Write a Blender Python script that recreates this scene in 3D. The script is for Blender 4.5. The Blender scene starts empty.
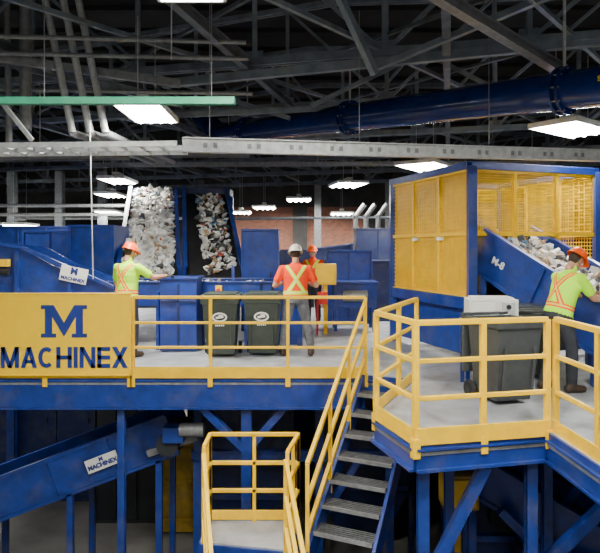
import bpy, math, random
from mathutils import Vector, Matrix
random.seed(7)
V=Vector
D=bpy.data
SC=bpy.context.scene
COL=SC.collection

# ------------------------------------------------------------ materials
def mat(name,col,rough=0.5,metal=0.0,var=0.15,scale=6.0,bump=0.0,emit=None,es=0.0,spec=0.5,grime=0.0):
    m=D.materials.new(name); m.use_nodes=True
    nt=m.node_tree; b=nt.nodes['Principled BSDF']
    b.inputs['Roughness'].default_value=rough
    b.inputs['Metallic'].default_value=metal
    b.inputs['Specular IOR Level'].default_value=spec
    tc=nt.nodes.new('ShaderNodeTexCoord')
    n=nt.nodes.new('ShaderNodeTexNoise'); n.inputs['Scale'].default_value=scale; n.inputs['Detail'].default_value=5
    nt.links.new(tc.outputs['Object'],n.inputs['Vector'])
    r=nt.nodes.new('ShaderNodeValToRGB')
    r.color_ramp.elements[0].position=0.3; r.color_ramp.elements[1].position=0.7
    c=V(col)
    lo=[max(0,x*(1-var)) for x in c]; hi=[min(1,x*(1+var*0.6)) for x in c]
    r.color_ramp.elements[0].color=(*lo,1); r.color_ramp.elements[1].color=(*hi,1)
    nt.links.new(n.outputs['Fac'],r.inputs['Fac'])
    out=r.outputs['Color']
    if grime:
        n2=nt.nodes.new('ShaderNodeTexNoise'); n2.inputs['Scale'].default_value=2.3; n2.inputs['Detail'].default_value=9; n2.inputs['Roughness'].default_value=0.7
        nt.links.new(tc.outputs['Object'],n2.inputs['Vector'])
        r2=nt.nodes.new('ShaderNodeValToRGB'); r2.color_ramp.elements[0].position=0.5; r2.color_ramp.elements[0].color=(0,0,0,1)
        r2.color_ramp.elements[1].position=0.75; r2.color_ramp.elements[1].color=(grime,)*3+(1,)
        nt.links.new(n2.outputs['Fac'],r2.inputs['Fac'])
        mx=nt.nodes.new('ShaderNodeMix'); mx.data_type='RGBA'; nt.links.new(r2.outputs['Color'],mx.inputs['Factor']); nt.links.new(out,mx.inputs['A']); mx.inputs['B'].default_value=(0.16,0.15,0.13,1)
        out=mx.outputs['Result']
    nt.links.new(out,b.inputs['Base Color'])
    if bump:
        bp=nt.nodes.new('ShaderNodeBump'); bp.inputs['Strength'].default_value=bump; bp.inputs['Distance'].default_value=0.02
        nt.links.new(n.outputs['Fac'],bp.inputs['Height']); nt.links.new(bp.outputs['Normal'],b.inputs['Normal'])
    if emit:
        b.inputs['Emission Color'].default_value=(*emit,1); b.inputs['Emission Strength'].default_value=es
    return m

BLUE=mat('blue_paint',(0.013,0.040,0.25),0.3,var=0.3,grime=0.4)
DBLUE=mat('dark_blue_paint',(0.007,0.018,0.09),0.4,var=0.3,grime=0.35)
DUCT=mat('duct_blue_paint',(0.006,0.020,0.12),0.16,var=0.2)
YEL=mat('yellow_paint',(0.92,0.56,0.0),0.38,var=0.10,grime=0.14)
SYEL=mat('sign_yellow',(0.95,0.60,0.0),0.5,var=0.04)
DYEL=mat('dark_yellow_paint',(0.40,0.25,0.012),0.6,var=0.35,grime=0.6)  # darker yellow with heavier grime, for parts below the deck
GALV=mat('galvanized_steel',(0.54,0.56,0.58),0.42,0.3,var=0.25,scale=12)
GALVD=mat('dark_galvanized_steel',(0.24,0.25,0.27),0.5,0.3,var=0.25,scale=12)  # darker tone of the galvanized steel
TREAD=mat('stair_grating',(0.13,0.135,0.15),0.5,0.4,var=0.3,scale=15)
TRUSS=mat('truss_steel_paint',(0.20,0.24,0.29),0.5,0.15,var=0.35,scale=4)
TRUSSD=mat('dark_truss_paint',(0.12,0.14,0.17),0.6,0.15,var=0.4,scale=4)  # darker tone of the truss paint, for the far trusses and bracing
DECK=mat('deck_plate',(0.37,0.39,0.43),0.5,0.1,var=0.3,scale=3,bump=0.05,grime=0.5)
CONC=mat('concrete_floor',(0.15,0.145,0.135),0.8,var=0.5,scale=0.9,bump=0.1,grime=0.5)
BLACK=mat('black_rubber',(0.015,0.015,0.017),0.8,var=0.3)
DARK=mat('dark_steel',(0.025,0.028,0.034),0.6,0.3)
ROOF=mat('roof_deck',(0.02,0.02,0.022),0.9,var=0.4,scale=2)
WALLG=mat('dark_block_wall',(0.05,0.048,0.048),0.9,var=0.4,scale=1.5)  # plain dark grey blocks around the brick sections
WHITE=mat('white_paint',(0.8,0.8,0.78),0.5,var=0.06)
CREAM=mat('machine_housing',(0.7,0.7,0.66),0.5,var=0.08)
GREEN=mat('green_paint',(0.03,0.36,0.20),0.5)
BING=mat('bin_green_plastic',(0.042,0.056,0.05),0.5,var=0.15,scale=10)
BINK=mat('bin_grey_plastic',(0.05,0.056,0.06),0.45,var=0.15,scale=10)
RED=mat('red_paint',(0.7,0.02,0.01),0.5)
LAMP=mat('lamp_diffuser',(1,1,1),0.5,var=0,emit=(1.0,0.99,0.93),es=45)
SKIN=mat('skin',(0.50,0.27,0.18),0.55,var=0.08,scale=20)
HAIR=mat('hair',(0.03,0.018,0.01),0.8)
PANTD=mat('dark_work_trousers',(0.03,0.033,0.045),0.9,var=0.3,bump=0.3,scale=12)
PANTG=mat('grey_work_trousers',(0.16,0.165,0.19),0.9,var=0.3,bump=0.3,scale=12)
BOOT=mat('boot_leather',(0.05,0.03,0.02),0.6)
GLOVE=mat('glove',(0.08,0.08,0.09),0.8)
HATO=mat('orange_hard_hat',(1.0,0.11,0.0),0.3,var=0.03)
HATW=mat('white_hard_hat',(0.75,0.72,0.62),0.3,var=0.03)
EYEW=mat('eye_white',(0.8,0.8,0.8),0.3)
WASTE=[mat('waste_paper',(0.92,0.92,0.90),0.8,var=0.08),mat('waste_newsprint',(0.62,0.62,0.60),0.8,var=0.2),
       mat('waste_cardboard',(0.36,0.24,0.13),0.8,var=0.2),mat('waste_dark',(0.08,0.08,0.09),0.7),
       mat('waste_blue',(0.15,0.3,0.5),0.5),mat('waste_red',(0.5,0.12,0.08),0.6)]

def brick():
    m=D.materials.new('brick_wall'); m.use_nodes=True; nt=m.node_tree; b=nt.nodes['Principled BSDF']
    g=nt.nodes.new('ShaderNodeNewGeometry'); s=nt.nodes.new('ShaderNodeSeparateXYZ'); c=nt.nodes.new('ShaderNodeCombineXYZ')
    a=nt.nodes.new('ShaderNodeMath'); a.operation='ADD'
    nt.links.new(g.outputs['Position'],s.inputs[0])
    nt.links.new(s.outputs[0],a.inputs[0]); nt.links.new(s.outputs[1],a.inputs[1])
    nt.links.new(a.outputs[0],c.inputs[0]); nt.links.new(s.outputs[2],c.inputs[1])
    t=nt.nodes.new('ShaderNodeTexBrick'); t.inputs['Scale'].default_value=2.5
    t.inputs['Color1'].default_value=(0.30,0.11,0.065,1); t.inputs['Color2'].default_value=(0.19,0.075,0.05,1)
    t.inputs['Mortar'].default_value=(0.18,0.14,0.12,1)
    nt.links.new(c.outputs[0],t.inputs['Vector']); nt.links.new(t.outputs['Color'],b.inputs['Base Color'])
    b.inputs['Roughness'].default_value=0.9
    return m
BRICK=brick()

def vest(name,base,stripe,edge):
    """hi-vis cloth: diagonal cross and waist band, computed on the garment's rest coordinates"""
    m=D.materials.new(name); m.use_nodes=True; nt=m.node_tree; b=nt.nodes['Principled BSDF']
    b.inputs['Roughness'].default_value=0.85
    at=nt.nodes.new('ShaderNodeAttribute'); at.attribute_name='rest'
    s=nt.nodes.new('ShaderNodeSeparateXYZ'); nt.links.new(at.outputs['Vector'],s.inputs[0])
    def mth(op,a,bv,cl=False):
        n=nt.nodes.new('ShaderNodeMath'); n.operation=op
        for i,x in enumerate((a,bv)):
            if x is None: continue
            if isinstance(x,(int,float)): n.inputs[i].default_value=x
            else: nt.links.new(x,n.inputs[i])
        return n.outputs[0]
    ax=mth('ABSOLUTE',s.outputs[0],None)
    dz=mth('ABSOLUTE',mth('SUBTRACT',s.outputs[2],1.24),None)
    lim=mth('MULTIPLY',dz,0.66)
    d=mth('ABSOLUTE',mth('SUBTRACT',ax,lim),None)
    cross=mth('LESS_THAN',d,0.036)
    inner=mth('LESS_THAN',d,0.014)
    bd=mth('ABSOLUTE',mth('SUBTRACT',s.outputs[2],1.03),None)
    band=mth('LESS_THAN',bd,0.03); binn=mth('LESS_THAN',bd,0.012)
    above=mth('GREATER_THAN',s.outputs[2],1.03)
    cross=mth('MULTIPLY',cross,above); inner=mth('MULTIPLY',inner,above)
    st=mth('MAXIMUM',cross,band); inn=mth('MAXIMUM',inner,binn)
    x1=nt.nodes.new('ShaderNodeMix'); x1.data_type='RGBA'
    x1.inputs['A'].default_value=(*base,1); x1.inputs['B'].default_value=(*stripe,1); nt.links.new(st,x1.inputs['Factor'])
    x2=nt.nodes.new('ShaderNodeMix'); x2.data_type='RGBA'
    nt.links.new(x1.outputs['Result'],x2.inputs['A']); x2.inputs['B'].default_value=(*edge,1); nt.links.new(inn,x2.inputs['Factor'])
    nt.links.new(x2.outputs['Result'],b.inputs['Base Color'])
    n=nt.nodes.new('ShaderNodeTexNoise'); n.inputs['Scale'].default_value=9
    tc=nt.nodes.new('ShaderNodeTexCoord'); nt.links.new(tc.outputs['Object'],n.inputs['Vector'])
    bp=nt.nodes.new('ShaderNodeBump'); bp.inputs['Strength'].default_value=0.5; bp.inputs['Distance'].default_value=0.03
    nt.links.new(n.outputs['Fac'],bp.inputs['Height']); nt.links.new(bp.outputs['Normal'],b.inputs['Normal'])
    return m
LIME=(0.50,1.0,0.0); ORG=(1.0,0.055,0.0)
VESTL=vest('lime_safety_vest',LIME,ORG,(0.75,0.65,0.1))
VESTO=vest('orange_safety_shirt',ORG,(0.65,1.0,0.0),(0.85,0.9,0.3))
LIMEC=mat('lime_cloth',LIME,0.85,var=0.05); ORGC=mat('orange_cloth',ORG,0.85,var=0.05)

# ------------------------------------------------------------ mesh builder
class B:
    def __init__(s): s.v=[];s.f=[];s.m=[];s.sm=[];s.mats=[]
    def mi(s,m):
        if m not in s.mats: s.mats.append(m)
        return s.mats.index(m)
    def add(s,vs,fs,m,smooth=False):
        o=len(s.v); s.v+= [V(x) for x in vs]; k=s.mi(m)
        for f in fs:
            s.f.append([i+o for i in f]); s.m.append(k); s.sm.append(smooth)
    def box(s,c,sz,m,rz=0.0,rot=None):
        c=V(c); R=rot if rot else Matrix.Rotation(rz,3,'Z'); h=[x/2 for x in sz]
        vs=[c+R@V((x*h[0],y*h[1],z*h[2])) for z in(-1,1) for y in(-1,1) for x in(-1,1)]
        s.add(vs,[(0,2,3,1),(4,5,7,6),(0,1,5,4),(2,6,7,3),(0,4,6,2),(1,3,7,5)],m)
    def bar(s,p,q,w,h,m,up=V((0,0,1))):
        p=V(p);q=V(q);d=(q-p)
        if d.length<1e-6:return
        d.normalize()
        if abs(d.dot(up))>0.99: up=V((0,1,0))
        sd=d.cross(up).normalized(); u=sd.cross(d)
        vs=[]
        for e in(p,q):
            for a,b in((-1,-1),(1,-1),(1,1),(-1,1)): vs.append(e+sd*a*w/2+u*b*h/2)
        s.add(vs,[(3,2,1,0),(4,5,6,7),(0,1,5,4),(1,2,6,5),(2,3,7,6),(3,0,4,7)],m)
    def ibeam(s,p,q,w,h,m,t=0.02):
        p=V(p);q=V(q);d=(q-p).normalized();up=V((0,0,1))
        if abs(d.z)>0.9: up=V((0,1,0))
        sd=d.cross(up).normalized();u=sd.cross(d)
        s.bar(p,q,t,h-2*t,m,up); s.bar(p+u*(h/2-t/2),q+u*(h/2-t/2),w,t,m,up); s.bar(p-u*(h/2-t/2),q-u*(h/2-t/2),w,t,m,up)
    def cyl(s,p,q,r,m,r2=None,n=12,smooth=True):
        p=V(p);q=V(q);r2=r if r2 is None else r2
        d=(q-p).normalized(); a=V((0,0,1)) if abs(d.z)<0.9 else V((1,0,0))
        x=d.cross(a).normalized(); y=d.cross(x)
        vs=[]
        for e,rr in((p,r),(q,r2)):
            for i in range(n):
                t=2*math.pi*i/n; vs.append(e+x*math.cos(t)*rr+y*math.sin(t)*rr)
        s.add(vs,[(i,(i+1)%n,n+(i+1)%n,n+i) for i in range(n)],m,smooth)
        s.add(vs,[tuple(range(n))[::-1],tuple(range(n,2*n))],m)
    def sph(s,c,r,m,n=12,k=8,R=None):
        c=V(c); 
        if isinstance(r,(int,float)): r=(r,r,r)
        R=R or Matrix.Identity(3)
        vs=[c+R@V((0,0,-r[2]))]
        for j in range(1,k):
            a=-math.pi/2+math.pi*j/k
            for i in range(n):
                t=2*math.pi*i/n; vs.append(c+R@V((math.cos(a)*math.cos(t)*r[0],math.cos(a)*math.sin(t)*r[1],math.sin(a)*r[2])))
        vs.append(c+R@V((0,0,r[2])))
        fs=[(0,1+(i+1)%n,1+i) for i in range(n)]
        for j in range(k-2):
            for i in range(n):
                a=1+j*n+i;b=1+j*n+(i+1)%n; fs.append((a,b,b+n,a+n))
        L=len(vs)-1;o=1+(k-2)*n
        fs+=[(L,o+i,o+(i+1)%n) for i in range(n)]
        s.add(vs,fs,m,True)
    def cap(s,p,q,r,r2,m):
        s.cyl(p,q,r,m,r2,14); s.sph(p,r,m,14,8); s.sph(q,r2,m,14,8)
    def loft(s,rings,m,n=20):
        vs=[]
        for c,rx,ry,R in rings:
            for i in range(n):
                t=2*math.pi*i/n; vs.append(V(c)+R@V((math.cos(t)*rx,math.sin(t)*ry,0)))
        fs=[]
        for j in range(len(rings)-1):
            for i in range(n):
                a=j*n+i;b=j*n+(i+1)%n; fs.append((a,b,b+n,a+n))
        fs.append(tuple(range(n))[::-1]); fs.append(tuple(range((len(rings)-1)*n,len(rings)*n)))
        s.add(vs,fs,m,True)
    def prism(s,pts,off,m):
        n=len(pts);off=V(off);vs=[V(p) for p in pts]+[V(p)+off for p in pts]
        s.add(vs,[tuple(range(n))[::-1],tuple(range(n,2*n))]+[(i,(i+1)%n,n+(i+1)%n,n+i) for i in range(n)],m)
    def mesh(s,name):
        me=D.meshes.new(name); me.from_pydata([tuple(v) for v in s.v],[],s.f)
        for m in s.mats: me.materials.append(m)
        for p,k,sm in zip(me.polygons,s.m,s.sm): p.material_index=k; p.use_smooth=sm
        me.update(); return me
    def obj(s,name,parent=None,bevel=0,loc=(0,0,0),rz=0):
        me=s.mesh(name); o=D.objects.new(name,me); COL.objects.link(o)
        o.location=loc; o.rotation_euler[2]=rz
        if parent: o.parent=parent
        import bmesh
        bm=bmesh.new(); bm.from_mesh(me); bmesh.ops.recalc_face_normals(bm,faces=bm.faces); bm.to_mesh(me); bm.free()
        if bevel:
            md=o.modifiers.new('bevel','BEVEL'); md.width=bevel; md.segments=2; md.limit_method='ANGLE'
        return o

def empty(name,loc=(0,0,0),rz=0):
    e=D.objects.new(name,None); COL.objects.link(e); e.location=loc; e.rotation_euler[2]=rz; e.empty_display_size=0.2; return e

def text(body,size,m,loc,rot,parent=None,name='lettering',bold=0.0,ext=0.004,sx=1.0):
    c=D.curves.new(name,'FONT'); c.body=body; c.size=size; c.extrude=ext; c.offset=bold; c.align_x='CENTER'; c.align_y='CENTER'
    t=D.objects.new('tmp',c); COL.objects.link(t)
    dg=bpy.context.evaluated_depsgraph_get(); me=D.meshes.new_from_object(t.evaluated_get(dg)); D.objects.remove(t)
    me.materials.clear(); me.materials.append(m)
    o=D.objects.new(name,me); COL.objects.link(o); o.location=loc; o.rotation_euler=rot; o.scale=(sx,1,1)
    if parent: o.parent=parent
    return o

def remesh(b,vox,sm=3):
    me=b.mesh('tmp'); o=D.objects.new('tmp',me); COL.objects.link(o)
    r=o.modifiers.new('r','REMESH'); r.mode='VOXEL'; r.voxel_size=vox; r.use_smooth_shade=True
    s=o.modifiers.new('s','SMOOTH'); s.iterations=sm; s.factor=0.5
    dg=bpy.context.evaluated_depsgraph_get(); out=D.meshes.new_from_object(o.evaluated_get(dg)); D.objects.remove(o)
    out.materials.clear()
    return out

# ------------------------------------------------------------ room shell
FZ=-3.6; CZ=7.6
b=B(); b.box((0,14,FZ-0.1),(32,40,0.2),CONC); b.obj('floor')
b=B(); b.box((0,14,CZ+0.1),(32,40,0.2),ROOF)
for i in range(26): b.box((0,-5+i*1.5,CZ-0.06),(32,0.1,0.12),ROOF)
b.obj('ceiling')
b=B(); b.box((0,30.1,2),(32,0.2,11.2),WALLG)
b.box((-0.6,29.97,0.1),(7.5,0.06,7.4),BRICK); b.box((9,29.97,0.1),(5,0.06,7.4),BRICK)
for x in range(-15,16,5): b.box((x,29.9,2),(0.7,0.3,11.2),WALLG)
b.obj('wall_back')
b=B(); b.box((-15.1,14,2),(0.2,36,11.2),WALLG); b.obj('wall_left')
b=B(); b.box((15.1,14,2),(0.2,36,11.2),WALLG); b.obj('wall_right')

# ------------------------------------------------------------ roof trusses
def truss(cx,cy,ang,L,zb,zt,n,m,w=0.13):
    b=B(); d=V((math.cos(ang),math.sin(ang),0)); c=V((cx,cy,0))
    P=lambda t,z:c+d*t+V((0,0,z))
    top=lambda t: zt+ (1-abs(t)/(L/2))*1.0
    for o in(-0.06,0.06):
        nn=V((-d.y,d.x,0))*o
        b.bar(P(-L/2,zb)+nn,P(L/2,zb)+nn,0.05,w,m)
        b.bar(P(-L/2,top(L/2))+nn,P(0,top(0))+nn,0.05,w,m); b.bar(P(0,top(0))+nn,P(L/2,top(L/2))+nn,0.05,w,m)
    for i in range(n+1):
        t=-L/2+L*i/n
        b.bar(P(t,zb),P(t,top(t)),0.08,0.08,m)
        b.box(P(t,zb+0.05),(0.3,0.02,0.3),m,rz=ang)
        if i<n:
            t2=-L/2+L*(i+1)/n
            if i<n/2: b.bar(P(t,top(t)),P(t2,zb),0.09,0.06,m)
            else: b.bar(P(t,zb),P(t2,top(t2)),0.09,0.06,m)
    b.obj('roof_truss')
A=math.radians(-14)
truss(0.3,10.1,A,29,4.95,6.2,13,TRUSS)
truss(0.8,13.3,A,29,4.95,6.2,13,TRUSS,0.12)
truss(0.2,16.2,A,29,4.75,6.1,15,TRUSS)
truss(0.6,19,A,29,4.6,5.9,15,TRUSSD)
truss(0,22,A,29,4.5,5.8,15,TRUSSD)
truss(0,25.5,A,29,4.5,5.8,15,TRUSSD)
b=B()
dY=V((-math.sin(A),math.cos(A),0))
for x in(-9,-5.6,-2.2,1.2,4.6,8):
    p=V((x,5,4.85)); b.ibeam(p,p+dY*23,0.12,0.16,TRUSSD)
for x in(-9,-5.6,-2.2,1.2,4.6):
    for k in range(5):
        p=V((x,5+k*4,5.0))+dY*1; q=V((x+3.4,5+k*4+4,5.0))+dY*1
        b.bar(p,q,0.07,0.07,TRUSS)
        p=V((x+3.4,5+k*4,5.3))+dY*1; q=V((x,5+k*4+4,5.3))+dY*1
        b.bar(p,q,0.06,0.06,TRUSSD)
b.obj('roof_bracing')
b=B()
b.ibeam((1.15,6.6,4.75),(3.9,8.5,4.15),0.14,0.14,GALVD)
b.bar((0.35,8.2,5.6),(1.1,8.8,4.3),0.1,0.1,TRUSS)
b.bar((4.0,7.2,5.2),(1.2,9.5,4.6),0.09,0.09,TRUSS)
b.bar((-2.4,10.5,4.62),(5.2,8.9,4.9),0.12,0.14,TRUSS)
b.bar((-6,10.6,5.2),(-2.0,10.2,4.2),0.1,0.12,TRUSS)
b.bar((-4.5,9,4.6),(-1.9,9.5,4.35),0.1,0.12,GALVD)
b.bar((-2.6,12,4.4),(4.6,11.2,4.55),0.08,0.1,TRUSS)
b.bar((-3.2,12.5,5.4),(-0.2,11.8,4.3),0.08,0.08,TRUSS)
b.bar((0.2,11.0,4.35),(2.6,11.4,5.6),0.08,0.08,TRUSS)
b.bar((2.3,11.4,5.5),(4.0,10.2,4.1),0.08,0.08,TRUSS)
b.obj('steel_brace')
b=B()
for dx in(0,0.27,0.5):
    b.cyl((-3.97+dx,9,6.2),(-3.45+dx,9.1,3.5),0.055,GALV); b.cyl((-3.45+dx,9.1,3.5),(-3.45+dx,14,3.75),0.055,GALVD)
b.cyl((-4.3,9.4,6.2),(-4.3,9.4,3.6),0.09,GALVD); b.cyl((-4.7,9.6,6.2),(-4.65,9.6,3.4),0.05,GALVD)
for y,z in((8.3,4.75),(8.6,4.6),(9.5,4.3)): b.cyl((-7,y,z),(-0.8,y+0.6,z+0.05),0.035,GALVD,n=8)
b.obj('conduit_pipe')

# ------------------------------------------------------------ ceiling lamps
def lamp(x,y,z,w=0.7,l=1.2,rz=0.0,power=90):
    e=empty('ceiling_light',(x,y,z),rz)
    b=B(); b.box((0,0,0.06),(w,l,0.05),WHITE)
    for s in(-1,1):
        b.box((s*w/2,0,0.03),(0.025,l,0.07),WHITE); b.box((0,s*l/2,0.03),(w,0.025,0.07),WHITE)
        b.cyl((0,s*l*0.4,0.1),(0,s*l*0.4,5.0-z if z<4.8 else 0.6),0.006,GALV,n=6)
    b.box((0,0,0.2),(0.18,0.5,0.06),WHITE)
    b.obj('housing',e)
    b=B()
    for i in range(4): b.cyl((-w*0.36+i*w*0.24,-l*0.46,0.015),(-w*0.36+i*w*0.24,l*0.46,0.015),0.045*w/0.7,LAMP,n=8)
    b.box((0,0,0.03),(w*0.94,l*0.96,0.006),LAMP)
    b.obj('tubes',e)
    if power:
        ld=D.lights.new('lamp_light','AREA'); ld.shape='RECTANGLE'; ld.size=w*0.9; ld.size_y=l*0.9; ld.energy=power; ld.color=(1,0.965,0.82)
        lo=D.objects.new('lamp_light',ld); COL.objects.link(lo); lo.parent=e; lo.location=(0,0,-0.05)
LP=[(-0.86,4.2,3.72,0.52,1.2,0,140),(-2.27,8.9,3.74,0.66,1.25,0,220),(4.45,9.8,3.68,0.8,1.3,-0.9,220),
(3.0,14.4,3.7,1.0,1.3,-0.6,240),(1.6,20,3.85,1.0,1.4,0.2,150),(-0.05,25,3.75,1.0,1.5,0,120),(-5.1,16.8,3.62,0.75,1.3,0,300),
(-6.3,20,3.5,0.75,1.3,0,200),(-7.5,23.5,3.15,0.8,1.3,0,0),(-1.6,27,3.55,1,1.4,0,130),(-2.6,26.5,3.3,0.8,1.3,0,0),(1.9,27.3,3.3,1.0,1.3,0,120),(-10.5,22.5,2.6,0.9,1.3,0,200),
(2.5,3.5,4.0,0.8,1.3,0,180),(-3.5,2.5,4.0,0.8,1.3,0,180),(0.5,-0.5,4.4,0.8,1.3,0,280),(7.5,12,3.8,0.8,1.3,0,150),(-8.5,12,3.8,0.8,1.3,0,180),(5,22,3.8,0.8,1.3,0,120)]
for a in LP: lamp(*a)
for (x,y) in((-5.2,10.3),):
    e=empty('ceiling_light',(x,y,-0.75)); b=B(); b.box((0,0,0.03),(0.2,1.2,0.06),WHITE); b.cyl((0,-.5,-.02),(0,.5,-.02),0.025,LAMP,n=8)
    for s in(-.5,.5): b.cyl((0,s,.05),(0,s,.3),.008,GALV,n=6)
    b.obj('housing',e)
    ld=D.lights.new('lamp_light','AREA'); ld.shape='RECTANGLE'; ld.size=0.2; ld.size_y=1; ld.energy=22
    lo=D.objects.new('lamp_light',ld); COL.objects.link(lo); lo.parent=e; lo.location=(0,0,-0.06)

# ------------------------------------------------------------ decks
TL=V((0.90,8.3,0)); d=V((-0.42,-0.907,0)).normalized(); nrm=V((-d.y,d.x,0)); 
if nrm.x<0: nrm=-nrm
TR=TL+nrm*0.72
NP=[(TR.x,TR.y),(0.80,6.3),(1.05,5.45),(2.38,5.75),(2.45,4.2)]
poly=[(-7,8.3),(TL.x,TL.y)]+NP+[(8,4.2),(8,17.5),(-7,17.5)]
b=B(); b.prism([(x,y,-0.06) for x,y in poly],(0,0,0.06),DECK)
b.obj('mezzanine_deck')
b=B()
def fascia(p,q,h,off=0.0):
    p=V((*p,0));q=V((*q,0)); dd=(q-p).normalized(); n=V((dd.y,-dd.x,0))
    b.bar(p+n*0.012+V((0,0,-h/2-0.005)),q+n*0.012+V((0,0,-h/2-0.005)),0.02,h,BLUE)
    b.bar(p+V((0,0,-h))+n*0.0,q+V((0,0,-h)),0.12,0.025,BLUE); b.bar(p+V((0,0,-0.08)),q+V((0,0,-0.08)),0.1,0.02,BLUE)
    b.bar(p+n*0.024+V((0,0,-0.12)),q+n*0.024+V((0,0,-0.12)),0.012,0.03,GALVD)
fascia((-7,8.3),(TL.x,TL.y),0.46)
fascia((TL.x,TL.y),(TR.x,TR.y),0.25)
for i in range(len(NP)-1): fascia(NP[i],NP[i+1],0.27)
for x in(-6,-4.2,-2.6,-0.75,0.4): b.ibeam((x,8.35,-0.3),(x,17.4,-0.3),0.14,0.38,BLUE)
for y in(6.5,9.6,11,12.5,15,17.3): b.ibeam((1.3 if y<8 else -6.9,y,-0.28),(7.9,y,-0.28),0.14,0.3,BLUE)
for x,y in((-6,8.42),(-2.5,8.42),(-0.75,8.42),(1.15,5.62),(2.25,5.85),(1.65,7.9),(4.5,5),(7.5,5),(-6,12.5),(-2.6,12.5),(0.4,12.5),(4,12.5),(7.5,12.5),(-6,17),(-2.6,17),(0.4,17),(4,17),(7.5,17)):
    zt=-0.1
    w=0.1 if y<9 else 0.16
    if (x,y)==(-0.75,8.42): w=0.14
    b.ibeam((x,y,FZ+0.02),(x,y,zt),w,w,BLUE,0.014); b.box((x,y,FZ+0.011),(0.3,0.3,0.02),DARK)
for p,q in(((-6,8.42,-1.5),(-4.6,8.42,-0.45)),((-0.75,8.42,-1.1),(-0.2,8.42,-0.46)),((-0.75,8.42,-1.1),(-1.4,8.42,-0.46)),
           ((1.75,5.66,-0.3),(1.15,5.66,-1.5)),((2.25,5.9,-1.5),(3.5,5.9,-0.3)),((2.6,8.0,-2.8),(3.8,7.0,-0.4)),((1.9,8.4,-3.0),(3.3,8.4,-0.5)),
           ((-4.6,8.42,-0.5),(-4.9,8.42,-1.2)),((2.0,7.0,-2.9),(3.9,7.0,-0.9)),((3.9,7.2,-2.9),(2.4,7.2,-1.4))):
    b.bar(p,q,0.1,0.1,BLUE)
b.ibeam((1.6,7.0,-1.9),(5.5,6.6,-1.9),0.12,0.16,BLUE); b.ibeam((1.6,7.2,-2.9),(5.5,6.9,-2.7),0.12,0.16,BLUE)
for x in(1.75,2.9,4.0): b.ibeam((x,7.05,FZ+0.02),(x,7.05,-0.1),0.1,0.1,BLUE)
b.ibeam((-1.7,9.4,-1.5),(1.5,9.4,-1.5),0.12,0.16,BLUE); b.bar((-0.3,9.4,-3.5),(0.9,9.4,-1.6),0.09,0.09,BLUE)
for x in(-1.6,0.3,1.4): b.ibeam((x,9.4,FZ+0.02),(x,9.4,-0.45),0.12,0.12,BLUE)
b.obj('mezzanine_frame')

# ------------------------------------------------------------ guard rails
def rail(pts,posts_sp=1.1,name='guardrail',z0=0.0,toe=True,h=1.07,mids=(0.38,0.72),w=0.042):
    b=B()
    for i in range(len(pts)-1):
        p=V((*pts[i],z0));q=V((*pts[i+1],z0)); L=(q-p).length; dd=(q-p)/L
        b.bar(p+V((0,0,h)),q+V((0,0,h)),w,w,YEL)
        for mz in mids: b.bar(p+V((0,0,mz)),q+V((0,0,mz)),w*0.8,w*0.8,YEL)
        k=max(1,round(L/posts_sp))
        for j in range(k+1):
            c=p+dd*(L*j/k); b.bar(c+V((0,0,-0.14)),c+V((0,0,h)),w*1.05,w*1.05,YEL,up=dd)
            b.bar(c+V((0,0,-0.16))+V((dd.y,-dd.x,0))*0.03,c+V((0,0,0.02))+V((dd.y,-dd.x,0))*0.03,0.07,0.015,YEL,up=V((dd.y,-dd.x,0)))
        if toe:
            n=V((dd.y,-dd.x,0))*0.028
            b.bar(p+n+V((0,0,0.04)),q+n+V((0,0,0.04)),0.012,0.16,YEL)
    return b.obj(name,bevel=0.004)
rail([(-2.3,8.27),(TL.x,TL.y-0.03)],1.18)
rail([(-7,8.27),(-2.34,8.27)],1.18)
rail([NP[0],NP[1],NP[2],(2.36,5.73)],0.75,w=0.05)
rail([(2.44,5.72),(2.50,4.2)],0.8,w=0.05)

# ------------------------------------------------------------ stairs
b=B()
def flight(b,pL,pR,dd,z0,drop,slope=0.82):
    run=drop/slope; pL=V(pL);pR=V(pR)
    sl=(dd*run+V((0,0,-drop)))
    for p in(pL,pR):
        b.bar(p+V((0,0,z0-0.08)),p+V((0,0,z0-0.08))+sl,0.04,0.24,BLUE)
    n=int(drop/0.19)
    w=(pR-pL)
    for i in range(1,n):
        f=i/n; c=(pL+pR)/2+dd*run*f+V((0,0,z0-drop*f))
        ang=math.atan2(w.y,w.x); RR=Matrix.Rotation(ang,3,'Z')
        for k in range(6): b.box(c+RR@V((0,-0.11+k*0.044,0)),(w.length-0.04,0.016,0.03),TREAD,rz=ang)
        b.box(c+dd*0.125,(w.length-0.04,0.025,0.045),GALVD,rz=ang)
        for s in(-1,1): b.box(c+RR@V((s*(w.length/2-0.025),0,0)),(0.012,0.25,0.05),TREAD,rz=ang)
    return sl
def hrail(b,p,sl,z0):
    p=V(p)+V((0,0,z0))
    for h in(1.0,0.6,0.25): b.bar(p+V((0,0,h)),p+sl+V((0,0,h)),0.045,0.045,YEL)
    for f in(0.0,0.33,0.66,1.0): c=p+sl*f; b.bar(c+V((0,0,-0.1)),c+V((0,0,1.0)),0.045,0.045,YEL)
LZ=-1.6
sl=flight(b,TL,TR,d,0,1.6)
hrail(b,TL,sl,0); 
bl=TL+sl; br=TR+sl
b.box(((bl.x+br.x)/2+0.0,(bl.y+br.y)/2-0.45,LZ-0.04),(0.95,0.85,0.06),DECK)
ld=[(-1.14,6.85),(-0.12,6.65),(0.0,7.38),(-1.14,7.38)]
b.prism([(x,y,LZ-0.05) for x,y in ld],(0,0,0.05),DECK)
for i in range(4):
    p=V((*ld[i],LZ-0.12));q=V((*ld[(i+1)%4],LZ-0.12)); b.bar(p,q,0.04,0.2,BLUE)
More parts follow.
